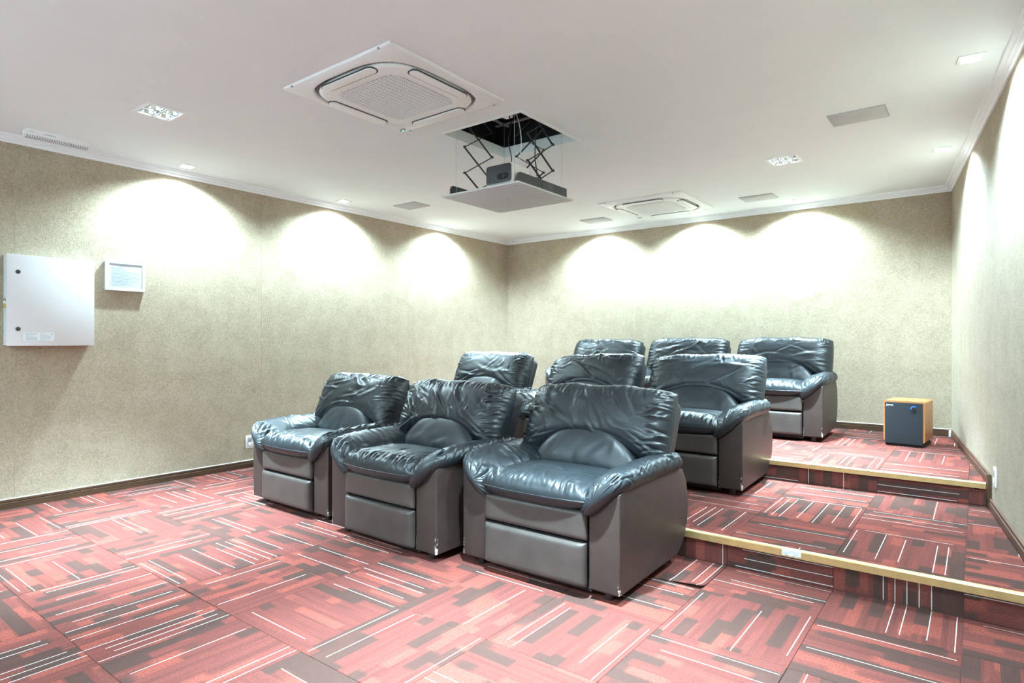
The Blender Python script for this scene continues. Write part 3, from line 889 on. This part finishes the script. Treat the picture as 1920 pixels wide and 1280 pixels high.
# ------------------------------------------------------------------ recessed lamps
def downlight(x, y, label, group, rz=0.0, power=WASH_W):
    r = empty('downlight', (x, y, CZ), label, 'downlight', group, rz)
    mb = MB(); o, i = .058, .044
    for a, b in (((-o, -o), (o, -i)), ((-o, i), (o, o)), ((-o, -i), (-i, i)), ((i, -i), (o, i))):
        mb.box((a[0], a[1], -.006), (b[0], b[1], -.0003))
    mb.build('trim_frame', 'plastic_white', r)
    MB().prism([(.042 * math.cos(k * PI / 12), .042 * math.sin(k * PI / 12)) for k in range(24)], -.004, -.0005).build('lens', 'lamp_glow', r)
    sp = spot((0, 0, -.022), power, 146, 0.62, .03); sp.parent = r
DL = ['recessed downlight washing the left wall above the framed notice', 'recessed downlight washing the middle of the left wall', 'recessed downlight on the left wall nearest the far corner',
      'recessed downlight on the back wall nearest the far left corner', 'recessed downlight in the middle of the back wall', 'recessed downlight on the back wall above the recliner by the subwoofer',
      'recessed downlight by the right wall nearest the back corner', 'recessed downlight by the right wall, glaring at the upper right', 'recessed downlight by the right wall nearest the camera',
      'added fill downlight over the unseen screen wall, at its left end', 'added fill downlight over the middle of the unseen screen wall', 'added fill downlight over the unseen screen wall, at its right end']
for k, (x, y) in enumerate(WASH): downlight(x, y, DL[k], 'wall-washing downlights', RA if 5 < k < 9 else 0, FILL_W if k > 8 else WASH_W)

def quad_lamp(x, y, label):
    r = empty('square_luminaire', (x, y, CZ), label, 'ceiling lamp', 'four-lamp square luminaires')
    mb = MB(); o, i = .118, .098
    for a, b in (((-o, -o), (o, -i)), ((-o, i), (o, o)), ((-o, -i), (-i, i)), ((i, -i), (o, i))):
        mb.box((a[0], a[1], -.005), (b[0], b[1], -.0003))
    mb.build('trim_frame', 'plastic_white', r)
    MB().box((-.104, -.104, .068), (.104, .104, .074)).build('housing', 'chrome', r)
    MB().box((-.004, -.098, -.003), (.004, .098, .066)).box((-.098, -.004, -.003), (.098, .004, .066)).build('divider', 'chrome', r)
    for sx in (-1, 1):
        for sy in (-1, 1):
            cx, cy = sx * .051, sy * .051; n = 20; v = []; f = []
            prof = [(.018, .055), (.030, .045), (.040, .025), (.046, .002)]
            for rr, z in prof: v += [(cx + rr * math.cos(2 * PI * k / n), cy + rr * math.sin(2 * PI * k / n), z) for k in range(n)]
            for q in range(len(prof) - 1): f += [(q * n + k, q * n + (k + 1) % n, (q + 1) * n + (k + 1) % n, (q + 1) * n + k) for k in range(n)]
            rf = MB().add(v, f).build('reflector', 'chrome', r, smooth=True)
            MB().prism([(cx + .030 * math.cos(2 * PI * k / 16), cy + .030 * math.sin(2 * PI * k / 16)) for k in range(16)], .038, .044).build('lamp', 'lamp_glow', rf)
    sp = spot((0, 0, -.012), QUAD_W, 68, 1.0, .05); sp.parent = r
for (x, y), l in zip(QUADS, ('square four-lamp ceiling luminaire glaring at the upper left of the ceiling', 'square four-lamp ceiling luminaire above the nearest front-row recliner',
                             'square four-lamp ceiling luminaire above the right end of the upper tier', 'square four-lamp ceiling luminaire hidden behind the lowered projector')):
    quad_lamp(x, y, l)

# ------------------------------------------------------------------ projector lift
lift = empty('projector_lift', (0, 0, 2.2), 'lowered projector lift platform hanging on scissor arms from the ceiling hatch', 'projector lift')
def part(mb, name, mat, parent=lift, **kw):
    o = mb.build(name, mat, parent, **kw); o.location = (0, 0, -2.2) if parent is lift else (0, 0, 0); return o
mb = MB(); t = .022
for a, b in (((HX0 - t, HY0 - t), (HX1 + t, HY0)), ((HX0 - t, HY1), (HX1 + t, HY1 + t)), ((HX0 - t, HY0), (HX0, HY1)), ((HX1, HY0), (HX1 + t, HY1))):
    mb.box((a[0], a[1], CZ - .005), (b[0], b[1], CZ - .0003))
part(mb, 'hatch_frame', 'moulding_paint')
pl = part(MB().box((-3.016, 3.128, 2.198), (-2.338, 3.792, 2.210)), 'platform', 'panel_speckle', bevel=.001, seg=1)
for x, y in ((-2.95, 3.19), (-2.40, 3.19), (-2.40, 3.73), (-2.95, 3.73), (-2.68, 3.46)):
    MB().prism([(x + .009 * math.cos(k * PI / 6), y + .009 * math.sin(k * PI / 6)) for k in range(12)], 2.1965, 2.1985).build('screw_head', 'plastic_grey', pl)
def plate(x):
    pts = [(3.175, 2.212), (3.762, 2.212), (3.762, 2.286)] + [(3.205 + .03 * math.cos(a), 2.252 + .034 * math.sin(a)) for a in np.linspace(PI / 2, PI, 6)]
    n = len(pts)
    v = [(x - .006, a, b) for a, b in pts] + [(x + .006, a, b) for a, b in pts]
    o = part(MB().add(v, [tuple(range(n)), tuple(range(2 * n - 1, n - 1, -1))] + [(i, n + i, n + (i + 1) % n, (i + 1) % n) for i in range(n)]), 'side_plate', 'charcoal_metal')
    return o
p1 = plate(-2.378); plate(-2.972)
MB().box((-2.374, 3.44, 2.238), (-2.368, 3.52, 2.252)).build('latch', 'black_plastic', p1)
def scissor(axis, c, mid, half, z0, hz, levels):
    # axis 'y': arms lie in plane x=c, spread along y
    def P(s, z, o): return (c + o, mid + s * half, z) if axis == 'y' else (mid + s * half, c + o, z)
    def arm(a, b, o):
        part(MB().bar(P(a[0], a[1], o), P(b[0], b[1], o), .005, .012, (1, 0, 0) if axis == 'y' else (0, 1, 0)), 'scissor_arm', 'scissor_metal')
    arm((0, z0), (-1, z0 + hz), 0.004); arm((0, z0), (1, z0 + hz), -0.004)
    z = z0 + hz
    for k in range(levels):
        arm((-1, z), (1, z + 2 * hz), .004); arm((1, z), (-1, z + 2 * hz), -.004); z += 2 * hz
    arm((-1, z), (0, z + hz), .004); arm((1, z), (0, z + hz), -.004)
    z = z0 + hz
    for k in range(levels + 1):
        for s in (-1, 1):
            q = P(s, z, 0)
            part(MB().box((q[0] - .007, q[1] - .007, q[2] - .007), (q[0] + .007, q[1] + .007, q[2] + .007)), 'pivot', 'scissor_metal')
        z += 2 * hz
scissor('y', -2.90, 3.40, .155, 2.285, .0925, 2)
scissor('y', -2.40, 3.47, .155, 2.300, .0925, 2)
scissor('x', 3.70, -2.657, .125, 2.335, .0825, 2)
# guide wires and upper cross rails
for x, y in ((-2.93, 3.19), (-2.40, 3.17), (-2.40, 3.74), (-2.93, 3.74)):
    part(MB().tube([(x, y, 2.211), (x, y, 3.15)], .0013, 6), 'guide_wire', 'wire_steel')
for a, b in (((-2.98, 3.40, 2.85), (-2.32, 3.40, 2.85)), ((-2.92, 3.16, 2.86), (-2.92, 3.78, 2.86)), ((-2.40, 3.16, 2.87), (-2.40, 3.78, 2.87)), ((-2.98, 3.70, 2.85), (-2.32, 3.70, 2.85))):
    part(MB().bar(a, b, .02, .012), 'upper_rail', 'wire_steel')
part(MB().box((-2.76, 3.36, 2.80), (-2.60, 3.50, 2.86)), 'motor_box', 'charcoal_metal', bevel=.004)
# power block and cables
def curve_pts(ctrl, n=24):
    C = [Vector(c) for c in ctrl]; out = []
    for i in range(len(C) - 1):
        p0 = C[max(i - 1, 0)]; p1_ = C[i]; p2 = C[i + 1]; p3 = C[min(i + 2, len(C) - 1)]
        for k in range(n // (len(C) - 1) + 1):
            t = k / (n // (len(C) - 1) + 1)
            out.append(0.5 * ((2 * p1_) + (-p0 + p2) * t + (2 * p0 - 5 * p1_ + 4 * p2 - p3) * t * t + (-p0 + 3 * p1_ - 3 * p2 + p3) * t ** 3))
    out.append(C[-1]); return out
part(MB().tube(curve_pts([(-2.62, 3.36, 2.80), (-2.55, 3.33, 2.68), (-2.55, 3.30, 2.55), (-2.53, 3.31, 2.42), (-2.55, 3.29, 2.352)]), .004, 6), 'power_cable', 'black_plastic', smooth=True)
part(MB().tube(curve_pts([(-2.56, 3.38, 2.80), (-2.50, 3.36, 2.66), (-2.47, 3.34, 2.52), (-2.48, 3.33, 2.40), (-2.46, 3.30, 2.35)]), .0028, 6), 'white_cable', 'plastic_white', smooth=True)
part(MB().tube(curve_pts([(-2.45, 3.50, 2.80), (-2.42, 3.44, 2.62), (-2.44, 3.46, 2.45), (-2.41, 3.44, 2.32), (-2.44, 3.42, 2.22)]), .0042, 6), 'signal_cable', 'black_plastic', smooth=True)
part(MB().tube(curve_pts([(-2.88, 3.25, 2.216), (-2.92, 3.22, 2.235), (-2.86, 3.19, 2.22), (-2.80, 3.24, 2.225), (-2.70, 3.27, 2.22), (-2.62, 3.32, 2.218)]), .0045, 6), 'coiled_cable', 'black_plastic', smooth=True)
part(MB().box((-2.66, 3.36, 2.752), (-2.60, 3.42, 2.80)), 'white_plug', 'plastic_white', bevel=.006)

pj = empty('projector', (-2.508, 3.140, 2.210), 'small white projector with grey front standing on the lowered lift platform', 'projector')
MB().prism(rrect(.214, .205, .02, 5, 0, .105), .010, .132).build('body', 'plastic_white', pj, bevel=.008, seg=3)
fr = []
pts = rrect(.206, .118, .018, 5, 0, .072); n = len(pts)
MB().add([(a, -.004, b) for a, b in pts] + [(a, .006, b) for a, b in pts], [tuple(range(n)), tuple(range(2 * n - 1, n - 1, -1))] + [(i, n + i, n + (i + 1) % n, (i + 1) % n) for i in range(n)]).build('front_face', 'charcoal_metal', pj, bevel=.0015, seg=1)
pts = rrect(.094, .040, .0195, 6, .038, .050); n = len(pts)
win = MB().add([(a, -.0065, b) for a, b in pts] + [(a, -.003, b) for a, b in pts], [tuple(range(n)), tuple(range(2 * n - 1, n - 1, -1))] + [(i, n + i, n + (i + 1) % n, (i + 1) % n) for i in range(n)]).build('lens_window', 'glass_black', pj)
for cx, rr in ((.046, .014), (.070, .007)):
    MB().tube([(cx, -.010, .050), (cx, -.006, .050)], rr, 16).build('lens', 'black_plastic', win, smooth=True)
MB().tube([(-.078, -.007, .032), (-.078, -.003, .032)], .007, 12).build('sensor', 'black_plastic', pj)
for fx in (-.08, .08):
    for fy in (.03, .18): MB().box((fx - .012, fy - .012, .0005), (fx + .012, fy + .012, .012)).build('foot', 'black_plastic', pj)

# ------------------------------------------------------------------ things on the left wall
XF = XL + 0.0005
cab = empty('electrical_cabinet', (XL, 1.238, 1.150), 'square white metal electrical cabinet on the left wall', 'cabinet')
CW, CH = .527, .640
MB().box((.0005, .004, .003), (.072, CW - .004, CH - .003)).build('body', 'enamel_white', cab, bevel=.003)
dr = MB().box((.078, 0, 0), (.100, CW, CH)).build('door', 'enamel_white', cab, bevel=.003)
MB().box((.070, .006, .004), (.080, CW - .006, CH - .004)).build('gasket', 'plastic_grey', cab)
for zz in (.118, .518):
    MB().tube([(.0995, .062, zz), (.105, .062, zz)], .0145, 16).build('quarter_turn_lock', 'screw_black', dr)
# hasp and padlock at the opening edge
MB().box((.050, -.003, .29), (.088, .001, .33)).build('hasp', 'chrome', cab)
pk = MB().box((.058, -.014, .262), (.086, -.002, .295)).build('padlock', 'brass', cab, bevel=.002)
MB().tube([(.064, -.008, .294), (.064, -.008, .312), (.072, -.008, .318), (.080, -.008, .312), (.080, -.008, .294)], .0028, 8).build('shackle', 'chrome', pk)
# data label
lb = MB().box((.1001, .086, .032), (.1006, .274, .094)).build('data_label', 'paper', dr)
mb = MB(); e = .1006
for a, b in (((.088, .034), (.272, .0352)), ((.088, .0908), (.272, .092)), ((.088, .034), (.0892, .092)), ((.2708, .034), (.272, .092))):
    mb.box((e, a[0], a[1]), (e + .0003, b[0], b[1]))
mb.build('label_border', 'ink_pale', lb)
mb = MB()
for k, (y0, y1, zz) in enumerate(((.108, .150, .070), (.108, .175, .060), (.108, .172, .054), (.108, .174, .047), (.108, .168, .042), (.190, .230, .082),
                                 (.190, .252, .073), (.190, .256, .067), (.190, .254, .060), (.190, .248, .054), (.190, .262, .046), (.190, .232, .041))):
    mb.box((e, y0, zz - .0011), (e + .0003, y1, zz + .0011))
mb.build('label_lines', 'ink_pale', lb)
text('ELECTROMASA', .0098, 'ink_grey', lb, (e, .139, .082), (PI / 2, 0, PI / 2))
MB().add([(e + .0004, .252, .078), (e + .0004, .264, .078), (e + .0004, .258, .087)], [(0, 1, 2)]).build('warning_mark', 'ink_grey', lb)

fm = empty('notice_frame', (XL, 1.868, 1.584), 'white picture frame with a printed notice beside the electrical cabinet', 'picture frame')
FW, FH = .283, .232
w_ = .022
for name, pts in (('frame_rail', [(0, 0), (FW, 0), (FW - w_, w_), (w_, w_)]), ('frame_rail', [(w_, FH - w_), (FW - w_, FH - w_), (FW, FH), (0, FH)]),
                  ('frame_rail', [(0, 0), (w_, w_), (w_, FH - w_), (0, FH)]), ('frame_rail', [(FW, 0), (FW, FH), (FW - w_, FH - w_), (FW - w_, w_)])):
    MB().add([(.001, a, b) for a, b in pts] + [(.028, a, b) for a, b in pts], [(3, 2, 1, 0), (4, 5, 6, 7), (0, 1, 5, 4), (1, 2, 6, 5), (2, 3, 7, 6), (3, 0, 4, 7)]).build('frame_rail', 'enamel_white', fm, bevel=.0025)
nt = MB().box((.016, w_ - .002, w_ - .002), (.024, FW - w_ + .002, FH - w_ + .002)).build('notice', 'notice_paper', fm)
mb = MB()
rows = [(.30, .66, .915)] + [(.07, w, z) for w, z in ((.40, .83), (.55, .79), (.50, .74), (.72, .69), (.93, .64), (.95, .59), (.62, .54), (.90, .48), (.92, .43), (.86, .38), (.60, .32), (.88, .27), (.55, .22), (.70, .15), (.45, .10))]
iw, ih = FW - 2 * w_, FH - 2 * w_
for a, b, z in rows: mb.box((.0239, w_ + iw * a, w_ + ih * z - .0013), (.0243, w_ + iw * b, w_ + ih * z + .0013))
mb.build('printed_lines', 'ink_notice', nt)

em = empty('emergency_light', (-5.205, 1.49, CZ), 'white emergency light bar on the ceiling above the electrical cabinet', 'emergency light')
pts = [(.045, -.0005), (.030, -.036), (-.030, -.044), (-.045, -.0005)]
n = 4; hl = .192
MB().add([(a, y, z) for y in (-hl, hl) for a, z in pts], [(3, 2, 1, 0), (4, 5, 6, 7)] + [(i, (i + 1) % n, n + (i + 1) % n, n + i) for i in range(n)]).build('housing', 'plastic_white', em, bevel=.003)
df = MB().box((-.022, -hl + .004, -.052), (.022, hl - .004, -.038)).build('diffuser', 'plastic_white', em, bevel=.003)
mb = MB()
for k in range(26):
    y = -hl + .014 + (2 * hl - .028) * k / 25; mb.box((-.023, y - .0032, -.0535), (.0235, y + .0032, -.040))
mb.build('diffuser_ribs', 'plastic_grey', df)['kind'] = 'stuff'
text('Gamasonic', .016, 'ink_grey', em, (.0385, -.055, -.019), (math.radians(67), 0, PI / 2))
for y in (-.165, -.153): MB().box((.037, y, -.022), (.0405, y + .004, -.014)).build('test_button', 'socket_grey', em)

def socket(loc, rz, label, flip=1):
    r = empty('wall_socket', loc, label, 'socket', 'wall sockets', rz)
    # local x out of the wall, y along
    MB().box((.0005, -.037, -.058), (.008, .037, .058)).build('plate', 'plastic_white', r, bevel=.003)
    ins = MB().box((.006, -.022, -.045), (.010, .022, .045)).build('insert', 'socket_grey', r, bevel=.001)
    for z in (-.022, .022): MB().box((.009, -.017, z - .018), (.0115, .017, z + .018)).build('outlet', 'plastic_white' if z < 0 else 'plastic_grey', ins, bevel=.002)
socket((XL, 3.065, .24), 0, 'white wall socket behind the left front recliner, on the left wall')
ys = 4.62
socket((wall_r(ys), ys, .375), PI + RA, 'white and grey wall socket low on the right wall by the upper step')

# ------------------------------------------------------------------ subwoofer
sw = empty('subwoofer', (-.500, 6.115, Z2), 'black-fronted subwoofer with orange wood cabinet on the upper tier', 'subwoofer', None, R(-6))
SW, SD, SH, z0 = .300, .36, .345, .040
mb = MB(); outer = rrect(SW, SH, .016, 5, 0, z0 + SH / 2); n = len(outer)
inner = rrect(SW - .026, SH - .020, .003, 5, 0, z0 + SH / 2 - .004)
v = [(a, 0, b) for a, b in outer] + [(a, SD, b) for a, b in outer] + [(a, 0, b) for a, b in inner] + [(a, .03, b) for a, b in inner]
f = [(i, (i + 1) % n, n + (i + 1) % n, n + i) for i in range(n)] + [tuple(range(n, 2 * n))] + [(i, (i + 1) % n, 2 * n + (i + 1) % n, 2 * n + i) for i in range(n)]
f += [(2 * n + i, 2 * n + (i + 1) % n, 3 * n + (i + 1) % n, 3 * n + i) for i in range(n)] + [tuple(range(3 * n, 4 * n))]
MB().add(v, f).build('cabinet', 'cherry_veneer', sw, smooth=True)
gc = MB().box((-.137, -.012, z0 - .016), (.137, .028, z0 + SH - .016)).build('grille', 'speaker_cloth', sw, bevel=.003)
MB().box((-.135, .01, .001), (.135, SD - .02, .040)).build('plinth', 'black_base', sw)
kn = MB().tube([(.075, -.013, z0 + SH - .062), (.075, -.020, z0 + SH - .062)], .0185, 20).build('volume_knob', 'black_plastic', sw, smooth=True)
arc = [(.075 + .021 * math.cos(a), -.0145, z0 + SH - .062 + .021 * math.sin(a)) for a in np.linspace(R(55), R(190), 12)]
MB().tube(arc, .0034, 6).build('light_ring', 'led_blue', kn, smooth=True)
text('jamo', .026, 'plastic_white', gc, (-.100, -.0122, z0 + SH - .036), (PI / 2, 0, 0), name='badge')
cbp = curve_pts([(-.13, SD - .01, .22), (-.17, SD + .04, .20), (-.175, SD + .05, .12), (-.165, SD + .05, .02), (-.15, SD + .02, .006)])
MB().tube(cbp, .005, 6).build('power_cable', 'black_plastic', sw, smooth=True)
